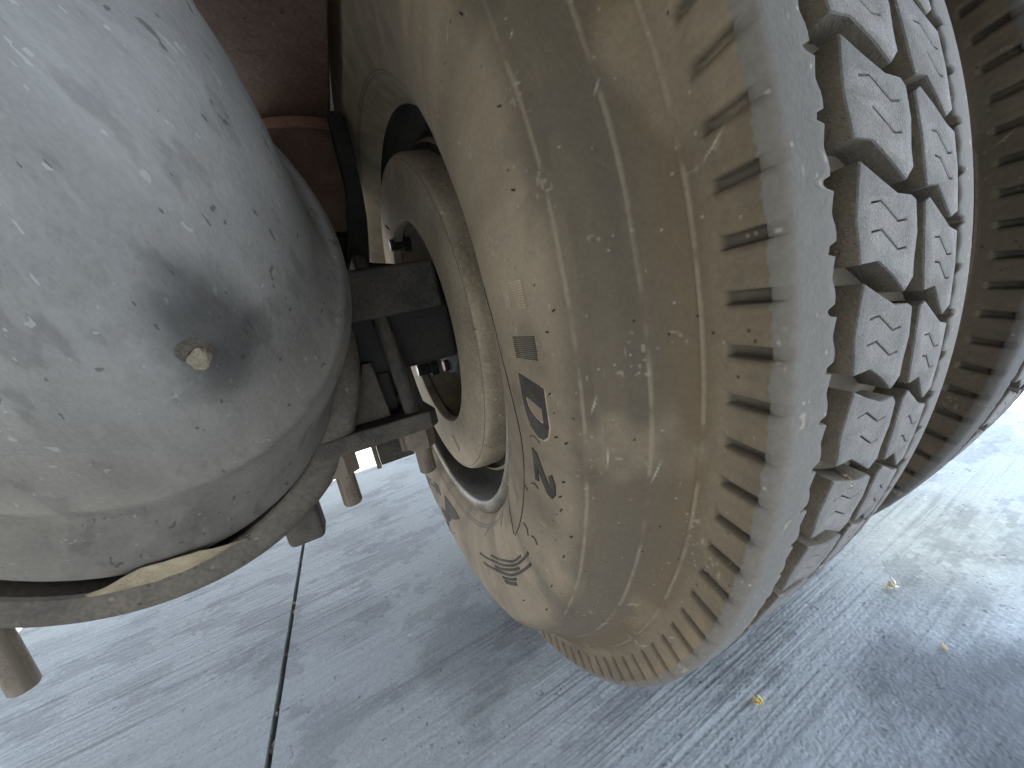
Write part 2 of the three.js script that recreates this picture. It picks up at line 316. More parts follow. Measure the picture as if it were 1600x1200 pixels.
function blockGeometry(B0, v) {   // v: a slightly different wear of the same block
  const J = (p, k, m) => [p[0] + m * 0.0011 * (hash(k, v, 5) - 0.5), p[1] + m * 0.14 * (hash(k, v, 6) - 0.5)];
  const B = { o: B0.o.map((p, k) => J(p, k, 1)), s: B0.s.map((s, q) => { const d = [0.0016 * (hash(q, v, 7) - 0.5), 0.16 * (hash(q, v, 8) - 0.5)]; return s.map((p, k) => J([p[0] + d[0], p[1] + d[1]], k + 40 + q * 9, 0.5)).slice(v === 3 && q ? 1 : 0); }) };
  const S = (p) => new THREE.Vector2(p[0], p[1] * D2R * TOPR);
  const pts = B.o.map(S); if (THREE.ShapeUtils.isClockWise(pts)) pts.reverse();
  const shape = new THREE.Shape(pts);
  for (const s of B.s) {
    const q = s.map(S), w = 0.0003, L = [], Rr = [];
    q.forEach((p, i) => { const d = q[Math.min(i + 1, q.length - 1)].clone().sub(q[Math.max(i - 1, 0)]).normalize(); L.push(new THREE.Vector2(p.x - d.y * w, p.y + d.x * w)); Rr.push(new THREE.Vector2(p.x + d.y * w, p.y - d.x * w)); });
    shape.holes.push(new THREE.Path([...L, ...Rr.reverse()]));
  }
  let g = new THREE.ExtrudeGeometry(shape, { depth: 0.0125, bevelEnabled: true, bevelThickness: 0.0011, bevelSize: 0.0010, bevelOffset: -0.0010, bevelSegments: 2, steps: 1 });
  g = crease(g, 0.7);
  const p = g.attributes.position, uv = [], n = p.count;
  for (let i = 0; i < n; i++) {
    const x = p.getX(i), s = p.getY(i), z = p.getZ(i); uv.push((x + 0.8 * z) / 0.09, (s + 0.6 * z) / 0.09);
    // flanks lean outwards towards the tread base; the crown is slightly round
    const crown = TOPR - 0.34 * (x - XC) * (x - XC) - (x > XC ? 0.35 * Math.max(0, x - 0.15) ** 2 : 0);
    const P = A2P(x, s / TOPR / D2R, crown - (0.0136 - (z + 0.0011)) + 0.0); p.setXYZ(i, P[0], P[1], P[2]);
  }
  g.setAttribute('uv', new THREE.Float32BufferAttribute(uv, 2)); g.deleteAttribute('normal'); 
  return crease(g, 0.7);
}
// block flanks are dirt-brown, their worn tops grey: two material groups
M.flank = mat(grime([0.07, 0.058, 0.042], [0.13, 0.108, 0.078], 0.5, 0.004, 900), 0.0008, 0.9);
function splitTop(g) {
  const p = g.attributes.position, uv = g.attributes.uv, nn = g.attributes.normal, A = [], B = [];
  for (let i = 0; i < p.count; i += 3) {
    let s = 0; for (let k = 0; k < 3; k++) s += Math.hypot(p.getY(i + k), p.getZ(i + k)) - (TOPR - 0.34 * (p.getX(i + k) - XC) ** 2);
    (s / 3 > -0.0009 ? A : B).push(i, i + 1, i + 2);
  }
  const out = g.clone(); out.setIndex([...A, ...B]); out.clearGroups(); out.addGroup(0, A.length, 0); out.addGroup(A.length, B.length, 1); return out;
}
const carcass = carcassGeometry();
const blockGeos = BLOCKS.map((b) => [0, 1, 2, 3, 4].map((v) => splitTop(blockGeometry(b, v))));
const treadTones = [0, 1, 2, 3].map((k) => { const m = M.tread.clone(); const v = 0.93 + 0.05 * k; m.color.setRGB(v, v, v * 1.005); return m; });

// raised moulded shapes on the inner sidewall: polygons in (degrees, r)
function sidePatch(polys, lift, thick, holes = []) {
  const parts = polys.map((poly, k) => {
    const sh = new THREE.Shape(poly.map(([a, r]) => new THREE.Vector2(-a * D2R * 0.4, r)));
    for (const h of holes[k] || []) sh.holes.push(new THREE.Path(h.map(([a, r]) => new THREE.Vector2(-a * D2R * 0.4, r))));
    const g = crease(new THREE.ExtrudeGeometry(sh, { depth: thick, bevelEnabled: false, curveSegments: 4 }), 0.5);
    const p = g.attributes.position, uv = [];
    for (let i = 0; i < p.count; i++) {
      const a = -p.getX(i) / 0.4 / D2R, r = p.getY(i), z = p.getZ(i); uv.push(p.getX(i) / 0.1, r / 0.1);
      const P = A2P(sideX(r) - lift + thick - z, a, r); p.setXYZ(i, P[0], P[1], P[2]);
    }
    g.setAttribute('uv', new THREE.Float32BufferAttribute(uv, 2)); g.deleteAttribute('normal'); return crease(g, 0.5);
  });
  return mergeGeometries(parts);
}
// a band following a polyline of (degrees, r), half-width w in metres
function bandPoly(pts, w, n = 6) {
  const c = new THREE.CatmullRomCurve3(pts.map(([a, r]) => new THREE.Vector3(a * D2R * 0.4, r, 0))), q = c.getPoints(n * (pts.length - 1)), polys = [];
  for (let i = 0; i < q.length - 1; i++) {
    const d = q[i + 1].clone().sub(q[i]).normalize(), e = (p, s) => [(p.x - d.y * w * s) / 0.4 / D2R, p.y + d.x * w * s];
    polys.push([e(q[i], 1), e(q[i + 1], 1), e(q[i + 1], -1), e(q[i], -1)]);
  }
  return polys;
}
function buildWheel() {
  const w = part('wheel', 'dusty tan inner wheel with raised D and 2 on its sidewall', [XC, GY, 0]);
  const off = [-XC, AXY - GY, 0];
  const tyre = addMesh('tyre', carcass.clone().translate(...off), M.rubber, w);
  const hubOff = new THREE.Vector3(...off);
  for (let k = 0; k < 64; k++) BLOCKS.forEach((B, j) => {
    const b = addMesh('tread_block', blockGeos[j][Math.floor(rnd() * 5)], [treadTones[Math.floor(rnd() * 4)], M.flank], w);
    b.position.copy(hubOff); b.rotation.x = -(k * PITCH) * D2R;
  });
  return w;
}
const inner = buildWheel(), innerTyre = inner;
const off0 = [-XC, AXY - GY, 0];
{ // moulded lettering and marks on the inner wheel only
  const mk = (name, polys, lift, thick, m, holes) => addMesh(name, sidePatch(polys, lift, thick, holes).translate(...off0), m, innerTyre);
  const ribs = (a0, a1, n, r0, r1, sl, f) => { const o = []; for (let i = 0; i < n; i++) { const a = mix(a0, a1, i / (n - 1)), h = Math.abs(a1 - a0) / (n - 1) * f; o.push([[a + h, r0], [a + h - sl, r1], [a - h - sl, r1], [a - h, r0]]); } return o; };
  mk('raised_ribs', ribs(2.5, 0.3, 11, 0.386, 0.412, 0.25, 0.30), 0.0005, 0.0006, M.markEdge);
  mk('raised_ribs', ribs(-2.5, -4.5, 12, 0.3875, 0.4135, -0.05, 0.24), 0.0007, 0.0008, M.mark);
  const Do = []; // D: slanted stem end at the top, round bowl below
  const dS = (a, r) => [a, r];
  const outer = [dS(-6.1, 0.3875), dS(-6.95, 0.4155), dS(-10.6, 0.4165), dS(-11.7, 0.4145), dS(-12.25, 0.410), dS(-12.3, 0.404), dS(-11.6, 0.397), dS(-10.3, 0.391), dS(-8.8, 0.3885)];
  const grow = (poly, k) => { let ca = 0, cr = 0; poly.forEach(([a, r]) => { ca += a / poly.length; cr += r / poly.length; }); return poly.map(([a, r]) => { const da = (a - ca) * 0.4 * D2R, dr = r - cr, L = Math.hypot(da, dr); return [ca + (da * (1 + k / L)) / 0.4 / D2R, cr + dr * (1 + k / L)]; }); };
  const counter = [dS(-8.35, 0.3935), dS(-9.0, 0.4115), dS(-10.3, 0.412), dS(-10.55, 0.4095), dS(-10.3, 0.403), dS(-9.7, 0.397), dS(-9.1, 0.3945)];
  mk('raised_letter', [grow(outer, 0.0012)], 0.0006, 0.0009, M.markEdge, [[grow(counter, -0.0013)]]);  // pale border stands in for the lit edges of the letter
  mk('raised_letter', [outer], 0.0011, 0.0011, M.mark, [[counter]]);
  // 2, read outwards from the hub: slanted
  const two = [[-14.6, 0.4015], [-14.3, 0.397], [-15.5, 0.4005], [-16.6, 0.4055], [-17.5, 0.4105], [-17.6, 0.4125], [-17.2, 0.4145], [-16.2, 0.4130], [-15.9, 0.4145], [-16.5, 0.4178], [-17.6, 0.4195], [-18.6, 0.4180], [-18.9, 0.4145], [-18.1, 0.4085], [-17.2, 0.4035], [-16.3, 0.3995], [-17.4, 0.4000], [-18.6, 0.4005], [-18.6, 0.3965], [-17.0, 0.3955], [-14.4, 0.3945]];
  mk('raised_letter', [[[-14.2, 0.3945], [-14.5, 0.3998], [-15.6, 0.4040], [-16.8, 0.4095], [-17.3, 0.4122], [-17.0, 0.4138], [-16.2, 0.4125], [-15.8, 0.4155], [-16.8, 0.4186], [-18.0, 0.4188], [-18.8, 0.4158], [-18.6, 0.4108], [-17.6, 0.4052], [-16.3, 0.3998], [-17.2, 0.4000], [-18.0, 0.4005], [-18.1, 0.3965], [-16.0, 0.3952]]], 0.0011, 0.0011, M.mark);
  // winged emblem of curved bands
  const arcs = [
    [[[-61.3, 0.354], [-50.5, 0.364], [-43.4, 0.374], [-37.6, 0.381]], 0.0011], [[[-72, 0.358], [-59.6, 0.361], [-48.2, 0.372], [-40.3, 0.382], [-33.6, 0.390]], 0.0012],
    [[[-59.4, 0.367], [-49.3, 0.375], [-41.3, 0.385]], 0.0013], [[[-69.4, 0.368], [-57.8, 0.372], [-47.2, 0.383], [-40.4, 0.390], [-34.9, 0.397]], 0.0013],
    [[[-55, 0.380], [-45.9, 0.389]], 0.0014], [[[-54.3, 0.385], [-46.8, 0.393]], 0.0018]];
  mk('raised_emblem', arcs.flatMap(([p, w]) => bandPoly(p, w)), 0.0008, 0.0009, M.mark);
  mk('raised_letter', [[[-124, 0.386], [-112.5, 0.345], [-109, 0.352], [-114, 0.408], [-124, 0.418]]], 0.0009, 0.001, M.mark, [[[[-121, 0.388], [-114.5, 0.362], [-113.2, 0.366], [-119.5, 0.396]]]]);
  mk('raised_letter', [[[-105.7, 0.340], [-95.9, 0.335], [-91, 0.338], [-96.6, 0.388], [-102, 0.410], [-105, 0.399], [-102.4, 0.386], [-107.6, 0.388], [-108, 0.378], [-104, 0.370]]], 0.0009, 0.001, M.mark);
  // mould cracks near the bead and little rubber vents
  const lines = [[[-44, 0.321], [-47, 0.330]], [[-62, 0.322], [-66, 0.331]], [[-33, 0.3215], [-35, 0.335], [-37.2, 0.360]], [[4, 0.3235], [0, 0.336], [-6, 0.350], [-14.4, 0.374], [-19, 0.376], [-29.5, 0.370], [-36.6, 0.363]], [[-13.0, 0.404], [-12.6, 0.397], [-13.2, 0.391]], [[-19.3, 0.399], [-19.1, 0.394], [-19.8, 0.388]], [[-21.5, 0.377], [-21.7, 0.382]], [[-29.3, 0.376], [-29, 0.382], [-30, 0.386]], [[-29.0, 0.391], [-28.4, 0.396], [-29.0, 0.400]]];
  mk('mould_seam', lines.flatMap((l) => bandPoly(l, 0.0005, 5)), 0.0005, 0.0006, M.mark);
  const nubs = [];
  for (const [a, r] of [[-2.1, 0.427], [-0.6, 0.434], [-7.3, 0.421], [-11.2, 0.423], [-11.4, 0.431], [-15.6, 0.427], [-17.6, 0.424], [-19.2, 0.425], [-21.8, 0.434], [-25.5, 0.430], [8.5, 0.425], [14, 0.432], [-33, 0.425], [-40, 0.430], [-47, 0.41], [22, 0.43]]) {
    const P = A2P(sideX(r) - 0.0014, a, r), g = new THREE.CylinderGeometry(0.0004, 0.0007, 0.0022, 6); g.rotateZ(Math.PI / 2 + 0.5); g.rotateX(a); g.translate(...P); nubs.push(g);
  }
  addMesh('moulding_nubs', mergeGeometries(nubs).translate(...off0), M.mark, innerTyre).userData.kind = 'stuff';
}
{ // steel rim of the inner wheel with its drop, disc and brake drum
  const RY = AXY - GY + 0.014, K = 1.036;
  const rp = [[-0.0085, 0.2893], [-0.0112, 0.2895], [-0.0138, 0.2925], [-0.0150, 0.298], [-0.0142, 0.3025], [-0.0118, 0.3055], [-0.0085, 0.3062], [-0.0065, 0.303], [-0.006, 0.296], [-0.0065, 0.2905], [-0.0085, 0.2893]];
  addMesh('rim_flange', boxUV(revX(rp.map(([x, r]) => [x - 0.003, r * K]), 160, RY, 0), 0.25).translate(-XC, 0, 0), M.wornEdge, inner, 'worn shiny outer lip of the steel rim');
  const well = [[-0.0095, 0.2897], [-0.002, 0.2862], [0.0125, 0.2845], [0.028, 0.2835], [0.042, 0.279], [0.060, 0.268], [0.085, 0.262], [0.125, 0.262], [0.150, 0.270], [0.175, 0.281], [0.215, 0.285], [0.232, 0.298], [0.232, 0.303]];
  addMesh('rim', crease(boxUV(revX(well.map(([x, r]) => [x - (x < 0.02 ? 0.003 : 0), r * K]), 128, RY, 0), 0.3), 0.9).translate(-XC, 0, 0), M.rim, inner);
  const disc = [[0.150, 0.268], [0.160, 0.24], [0.190, 0.19], [0.205, 0.10], [0.205, 0.0]];
  addMesh('wheel_disc', boxUV(revX(disc.map(([x, r]) => [x, r * K]), 96, RY, 0), 0.3).translate(-XC, 0, 0), M.rim, inner);
}
// the outer wheel of the pair: its own copy
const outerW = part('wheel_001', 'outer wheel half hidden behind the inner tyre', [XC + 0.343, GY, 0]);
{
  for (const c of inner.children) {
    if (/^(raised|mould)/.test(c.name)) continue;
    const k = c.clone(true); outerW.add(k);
    if (k.name === 'tyre') { k.material = M.rubber.clone(); k.material.color.setRGB(0.56, 0.57, 0.60); }  // rubber tinted darker to stand in for shade between the two tyres
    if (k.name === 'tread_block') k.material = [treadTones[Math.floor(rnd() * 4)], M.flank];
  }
}

// ------------------------------------------------------------------ brake behind the rim
const brake = part('brake', 'pale dusty brake inside the inner rim', [0.05, 0.26, 0]);
{
  const cy = 0.503, cz = -0.018;
  const sh = new THREE.Shape(); sh.absarc(0, 0, 0.240, 0, Math.PI * 2); const hole = new THREE.Path(); hole.absarc(0, 0, 0.165, 0, Math.PI * 2, true); sh.holes.push(hole);
  for (const a of [-97.2, 65]) {   // inspection slots
    const h = new THREE.Path(), t = a * D2R, c = Math.cos(t), s = Math.sin(t), L = 0.0165, w = 0.0024, rc = 0.203, tw = -0.70;
    const ux = Math.cos(t + tw), uy = Math.sin(t + tw);
    const pt = (l, m) => new THREE.Vector2(c * rc + ux * l - uy * m, s * rc + uy * l + ux * m);
    const q = [pt(-L, -w), pt(-L, w), pt(L, w), pt(L, -w)]; h.setFromPoints(q); sh.holes.push(h);
  }
  let g = new THREE.ExtrudeGeometry(sh, { depth: 0.004, bevelEnabled: false, curveSegments: 96 });
  g.rotateY(Math.PI / 2); g.translate(-0.008, cy, cz);                 // shape x -> -z
  const lip = revX([[-0.004, 0.240], [-0.0076, 0.2405], [-0.0078, 0.2432], [-0.004, 0.2465], [0.003, 0.2485], [0.030, 0.2500]], 128, cy, cz);
  const inlip = revX([[-0.0078, 0.165], [-0.006, 0.1632], [0.002, 0.1625], [0.006, 0.1625]], 96, cy, cz);
  addMesh('dust_shield', local(boxUV(mergeGeometries([g, lip.toNonIndexed(), inlip.toNonIndexed()]), 0.35), brake), M.tan, brake, 'pale dusty ring with short inspection slots');
  addMesh('shade_backing', local(boxUV(revX([[0.004, 0.164], [0.004, 0.240]], 96, cy, cz), 0.3), brake), M.dark, brake);  // dark sheet added behind the shield so its slots look shaded
  const drum = [[0.030, 0.2590], [0.034, 0.264], [0.052, 0.2645], [0.054, 0.258], [0.150, 0.247], [0.152, 0.10], [0.150, 0.0]];
  addMesh('brake_drum', local(boxUV(revX(drum, 128, cy, cz), 0.3), brake), M.tan, brake);
  const liner = [[0.012, 0.176], [0.012, 0.168], [0.130, 0.168], [0.130, 0.176]];
  for (const a of [0, Math.PI]) {
    const l = new THREE.LatheGeometry(liner.map(([x, r]) => new THREE.Vector2(r, x)), 40, 0.45 + a, Math.PI - 0.9); l.rotateZ(-Math.PI / 2); l.translate(0, cy, cz);
    addMesh('brake_shoe', local(boxUV(l, 0.3), brake), M.tan, brake);
  }
  const hub = revX([[0.02, 0.0], [0.02, 0.085], [0.05, 0.10], [0.140, 0.10]], 64, cy, cz);
  addMesh('spider', local(boxUV(hub, 0.3), brake), M.dark, brake);
  // lower cast window with pale chamfered edges
  const pz = (u, v) => new THREE.Vector2(u, v);
  const ws = new THREE.Shape([pz(-0.30, 0.455), pz(-0.302, 0.345), pz(-0.255, 0.318), pz(-0.12, 0.318), pz(-0.09, 0.36), pz(-0.06, 0.455)]);
  const wh = new THREE.Path([pz(-0.285, 0.438), pz(-0.10, 0.438), pz(-0.115, 0.362), pz(-0.15, 0.334), pz(-0.25, 0.334), pz(-0.288, 0.356)]); ws.holes.push(wh);
  const wg = new THREE.ExtrudeGeometry(ws, { depth: 0.014, bevelEnabled: true, bevelSize: 0.002, bevelThickness: 0.002, bevelSegments: 2 });
  const bolt = (x, y, z, r, len, nutR) => {
    const parts = [new THREE.CylinderGeometry(r, r, len, 20)]; parts[0].rotateZ(Math.PI / 2); parts[0].translate(x - len / 2, y, z);
    const n = new THREE.CylinderGeometry(nutR, nutR, 0.014, 6); n.rotateZ(Math.PI / 2); n.translate(x - 0.007, y, z); parts.push(n);
    const b = addMesh('bolt', local(boxUV(mergeGeometries(parts.map((p) => p.toNonIndexed())), 0.05), brake), M.dark, brake);
    const e = new THREE.CylinderGeometry(r * 0.96, r * 0.82, 0.003, 20); e.rotateZ(Math.PI / 2); e.translate(x - len - 0.0015, y, z);
    addMesh('bolt_tip', local(e, brake), M.bright, b);
  };
  bolt(0.02, 0.424, -0.115, 0.011, 0.036, 0.017); bolt(0.035, 0.430, -0.03, 0.010, 0.02, 0.016); bolt(0.02, 0.652, -0.088, 0.010, 0.032, 0.016);
}

// ------------------------------------------------------------------ drive axle housing with its rear bowl
const axle = part('axle_housing', 'grey dusty drive axle with a big bowl cover', [-0.36, 0.27, 0]);
const GR = [-1.14, 0.60];                                      // where the greasy plug sits on that map
// polar map: u goes round the bowl, v from its seat up to the crown
const bowlMaps = makeMaps(2048, 1024, (u, v, o) => {
  const a = (u - 0.5) * Math.PI * 2, rr = mix(0.205, 0.13, v), ca = Math.cos(a), sa = Math.sin(a), x = -ca * rr + 3, y = sa * rr + 3 - 0.35 * v, w = v * 0.36;   // unrolled, seamless
  const px = w * 1.1 + 0.03 * a + 4, py = a * 0.165 - 0.05 * w + 4;
  const n = fbm(px * 7, py * 9, 1, 5), f = noise(a * 130, w * 900, 2), f3 = noise(a * 60, w * 380, 22), sm = fbm(px * 16 + 1.5 * n, py * 30 + n, 3, 4), m = fbm(px * 34, py * 40, 14, 4), b = fbm(px * 5 + 3, py * 6, 4, 3);
  let L = 0.285 + 0.20 * (n - 0.5) + 0.10 * (sm - 0.5) + 0.05 * (m - 0.5) + 0.035 * (f - 0.5) + 0.03 * (f3 - 0.5);
  const dk = sst(0.60, 0.75, fbm(px * 34 + 9, py * 56, 5, 4)); L *= 1 - 0.22 * dk;
  const lt = sst(0.62, 0.78, fbm(px * 40 + 2, py * 90 + 4, 6, 4)); L = mix(L, 0.38, 0.3 * lt);
  const tiny = noise(px * 300, py * 420, 7) * noise(px * 120, py * 160, 8); if (tiny > 0.72) L = mix(L, 0.46, 0.7); const td = noise(px * 210, py * 330, 9) * noise(px * 70, py * 90, 10); if (td > 0.70) L *= 0.5;
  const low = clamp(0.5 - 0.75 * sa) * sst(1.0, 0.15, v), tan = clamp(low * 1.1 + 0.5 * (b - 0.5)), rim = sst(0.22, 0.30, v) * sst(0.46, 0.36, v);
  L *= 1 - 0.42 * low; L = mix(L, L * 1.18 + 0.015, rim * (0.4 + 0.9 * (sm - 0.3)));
  // greasy halo round the plug
  const g = sst(1.0, 0.25, Math.hypot((a - 0.10 - GR[0]) / 0.30, (v - 0.02 - GR[1]) / 0.17) + 0.7 * (fbm(px * 24, py * 24, 15, 4) - 0.5)); L *= 1 - 0.66 * g;
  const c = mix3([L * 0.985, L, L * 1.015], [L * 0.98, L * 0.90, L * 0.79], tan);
  o[0] = c[0]; o[1] = c[1]; o[2] = c[2]; o[3] = 0.4 * n + 0.22 * sm + 0.14 * m + 0.1 * f + 0.1 * f3 - 0.08 * dk;
});
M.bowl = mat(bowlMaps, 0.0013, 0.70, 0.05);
M.flange = mat(grime([0.055, 0.049, 0.043], [0.135, 0.115, 0.09], 0.5, 0.006, 1000), 0.0016, 0.8);
{
  // the rings of the bowl: [z, centre x, centre y, radius]
  const rings = [[0.096, -0.355, 0.518, 0.203], [0.112, -0.354, 0.519, 0.2035], [0.124, -0.350, 0.525, 0.2025], [0.140, -0.342, 0.539, 0.1995], [0.156, -0.331, 0.555, 0.1975], [0.170, -0.319, 0.571, 0.1955], [0.182, -0.309, 0.584, 0.194], [0.196, -0.305, 0.589, 0.188], [0.208, -0.304, 0.590, 0.183], [0.217, -0.304, 0.592, 0.1765], [0.228, -0.302, 0.597, 0.169], [0.240, -0.300, 0.604, 0.1625], [0.255, -0.297, 0.614, 0.1565], [0.275, -0.293, 0.627, 0.149], [0.295, -0.289, 0.641, 0.141], [0.315, -0.286, 0.655, 0.1315], [0.340, -0.283, 0.672, 0.118], [0.360, -0.281, 0.686, 0.102], [0.376, -0.280, 0.697, 0.078], [0.386, -0.280, 0.703, 0.056], [0.391, -0.280, 0.706, 0.03], [0.392, -0.280, 0.707, 0.0]];
  const NS = 160, pos = [], uv = [], idx = []; let run = 0, pr = null;
  const fine = []; for (let i = 0; i < rings.length - 1; i++) for (let k = 0; k < 5; k++) {
    const t = k / 5, p0 = rings[Math.max(0, i - 1)], p1 = rings[i], p2 = rings[i + 1], p3 = rings[Math.min(rings.length - 1, i + 2)];
    fine.push(p1.map((_, c) => 0.5 * (2 * p1[c] + (p2[c] - p0[c]) * t + (2 * p0[c] - 5 * p1[c] + 4 * p2[c] - p3[c]) * t * t + (3 * p1[c] - p0[c] - 3 * p2[c] + p3[c]) * t * t * t)));
  } fine.push(rings[rings.length - 1]);
  fine.forEach(([z, cx, cy, r], i) => {
    if (pr) run += Math.hypot(z - pr[0], r - pr[3], 0.5 * (cy - pr[2])); pr = [z, cx, cy, r];
    for (let s = 0; s <= NS; s++) {
      const a = s / NS * Math.PI * 2 - Math.PI, d = 0.0022 * (fbm(Math.cos(a) * 2.2 + 5, Math.sin(a) * 2.2 + z * 9, 77, 3) - 0.5);
      const x = cx + (Math.max(0, r) + d) * Math.cos(a), y = cy + (Math.max(0, r) + d) * Math.sin(a);
      pos.push(x, y, z + d); uv.push(a / (Math.PI * 2) + 0.5, run / 0.36);
    }
    if (i) for (let s = 0; s < NS; s++) { const a = (i - 1) * (NS + 1) + s, b = a + 1, c = a + NS + 1, e = c + 1; idx.push(a, b, c, b, e, c); }
  });
  const g = new THREE.BufferGeometry(); g.setAttribute('position', new THREE.Float32BufferAttribute(pos, 3)); g.setAttribute('uv', new THREE.Float32BufferAttribute(uv, 2)); g.setIndex(idx); g.computeVertexNormals();
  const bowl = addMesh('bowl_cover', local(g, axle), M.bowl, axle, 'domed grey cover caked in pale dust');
  scene.updateMatrixWorld(true);
  const ray = new THREE.Raycaster(), hit = (x, y) => { ray.set(new THREE.Vector3(x, y, 0.6), new THREE.Vector3(0, 0, -1)); const h = ray.intersectObject(bowl, false)[0]; return h; };
  { // greasy plug with a lump of caked dirt
    const h = hit(-0.229, 0.518), n = h.face.normal, q = new THREE.Quaternion().setFromUnitVectors(new THREE.Vector3(0, 1, 0), n);
    const pg = crease(new THREE.LatheGeometry([[0, 0.0035], [0.004, 0.0036], [0.0062, 0.0024], [0.0085, 0.0010], [0.011, -0.001]].map((p) => new THREE.Vector2(...p)), 32), 0.8);
    pg.applyQuaternion(q); pg.translate(h.point.x, h.point.y, h.point.z);
    const plug = addMesh('drain_plug', local(boxUV(pg, 0.12), axle), M.flange, axle, 'dark greasy plug on the bowl');
    const lump = new THREE.IcosahedronGeometry(0.007, 4), lp = lump.attributes.position;
    for (let i = 0; i < lp.count; i++) { const k = 0.75 + 0.6 * noise(lp.getX(i) * 260 + 9, lp.getY(i) * 260 + lp.getZ(i) * 170, 5); lp.setXYZ(i, lp.getX(i) * k * 0.9, lp.getY(i) * k * 0.55, lp.getZ(i) * k * 1.1); }
    lump.computeVertexNormals(); lump.applyQuaternion(q); lump.translate(h.point.x + 0.001 + n.x * 0.004, h.point.y - 0.004 + n.y * 0.004, h.point.z + n.z * 0.004);
    addMesh('caked_dirt', local(boxUV(lump, 0.1), axle), mat(gTan, 0.001, 0.9, 0, [0.72, 0.76, 0.78]), plug, 'pale lump of caked dirt');
  }
  // collar and bolted ring behind the bowl
  const ring = [[0.200, 0.060], [0.236, 0.060], [0.2425, 0.066], [0.2445, 0.076], [0.2435, 0.088], [0.2395, 0.097], [0.232, 0.102], [0.219, 0.1045], [0.2095, 0.1045], [0.2065, 0.102], [0.2055, 0.09], [0.2055, 0.06]];
  addMesh('cover_flange', local(boxUV(crease(revZ(ring, 160, -0.3655, 0.5125, 0.012), 0.6), 0.5), axle), M.flange, axle, 'thick ring round the bowl with a crack of shadow behind it');
  const body = revZ([[0.0, -0.22], [0.16, -0.21], [0.205, -0.12], [0.232, 0.0], [0.232, 0.075]], 96, -0.366, 0.512, 0);
  addMesh('banjo_body', local(boxUV(body, 0.4), axle), M.cast, axle);
  { // peeling flake of old sealant along the lower edge
    const pos2 = [], uv2 = [], id2 = [], N = 36;
    for (let i = 0; i <= N; i++) {
      const t = i / N, a = mix(-107, -69, t) * D2R, wv = 0.5 + noise(t * 9, 1.3, 3);
      for (let k = 0; k < 5; k++) {
        const s = k / 4, r = 0.2065 - s * (0.0205 * Math.sin(Math.PI * clamp(t * 0.86 + 0.12)) * (0.72 + 0.4 * wv)) + 0.002;
        const z = 0.1250 + 0.0105 * s + 0.0035 * Math.sin(s * 2.6) + 0.003 * (noise(t * 14, s * 3, 7) - 0.5);
        pos2.push(-0.360 + r * Math.cos(a), 0.5145 + r * Math.sin(a), z); uv2.push(t * 1.4, s * 0.2);
        if (i && k) { const e = (i - 1) * 5 + k - 1; id2.push(e, e + 5, e + 1, e + 1, e + 5, e + 6); }
      }
    }
    const fg = new THREE.BufferGeometry(); fg.setAttribute('position', new THREE.Float32BufferAttribute(pos2, 3)); fg.setAttribute('uv', new THREE.Float32BufferAttribute(uv2, 2)); fg.setIndex(id2);
    const back = fg.clone(); back.translate(0, 0, -0.0018); back.setIndex(id2.slice().reverse());
    const both = mergeGeometries([fg, back]); both.computeVertexNormals();
    addMesh('sealant_flake', local(both, axle), mat(gTan, 0.0012, 0.85, 0, [1.05, 1.08, 1.0]), axle, 'pale yellowish flake peeling along the lower flange');
  }
  // boss at the lower right of the ring
  const boss = rbox(-0.262, -0.220, 0.272, 0.320, 0.062, 0.104, 0.008, 3); 
  addMesh('housing_boss', local(boxUV(boss, 0.2), axle), M.cast, axle);
  // axle beam: proud upper face, recessed dark lower side
  addMesh('beam', local(boxUV(rbox(-1.25, 0.022, 0.450, 0.594, -0.07, 0.058, 0.012, 3), 0.4), axle), M.dark, axle);
  addMesh('beam_pad', local(boxUV(rbox(-0.23, 0.006, 0.526, 0.592, -0.078, 0.082, 0.006, 3), 0.4), axle), M.cast, axle, 'grey upper face of the axle beam');
}

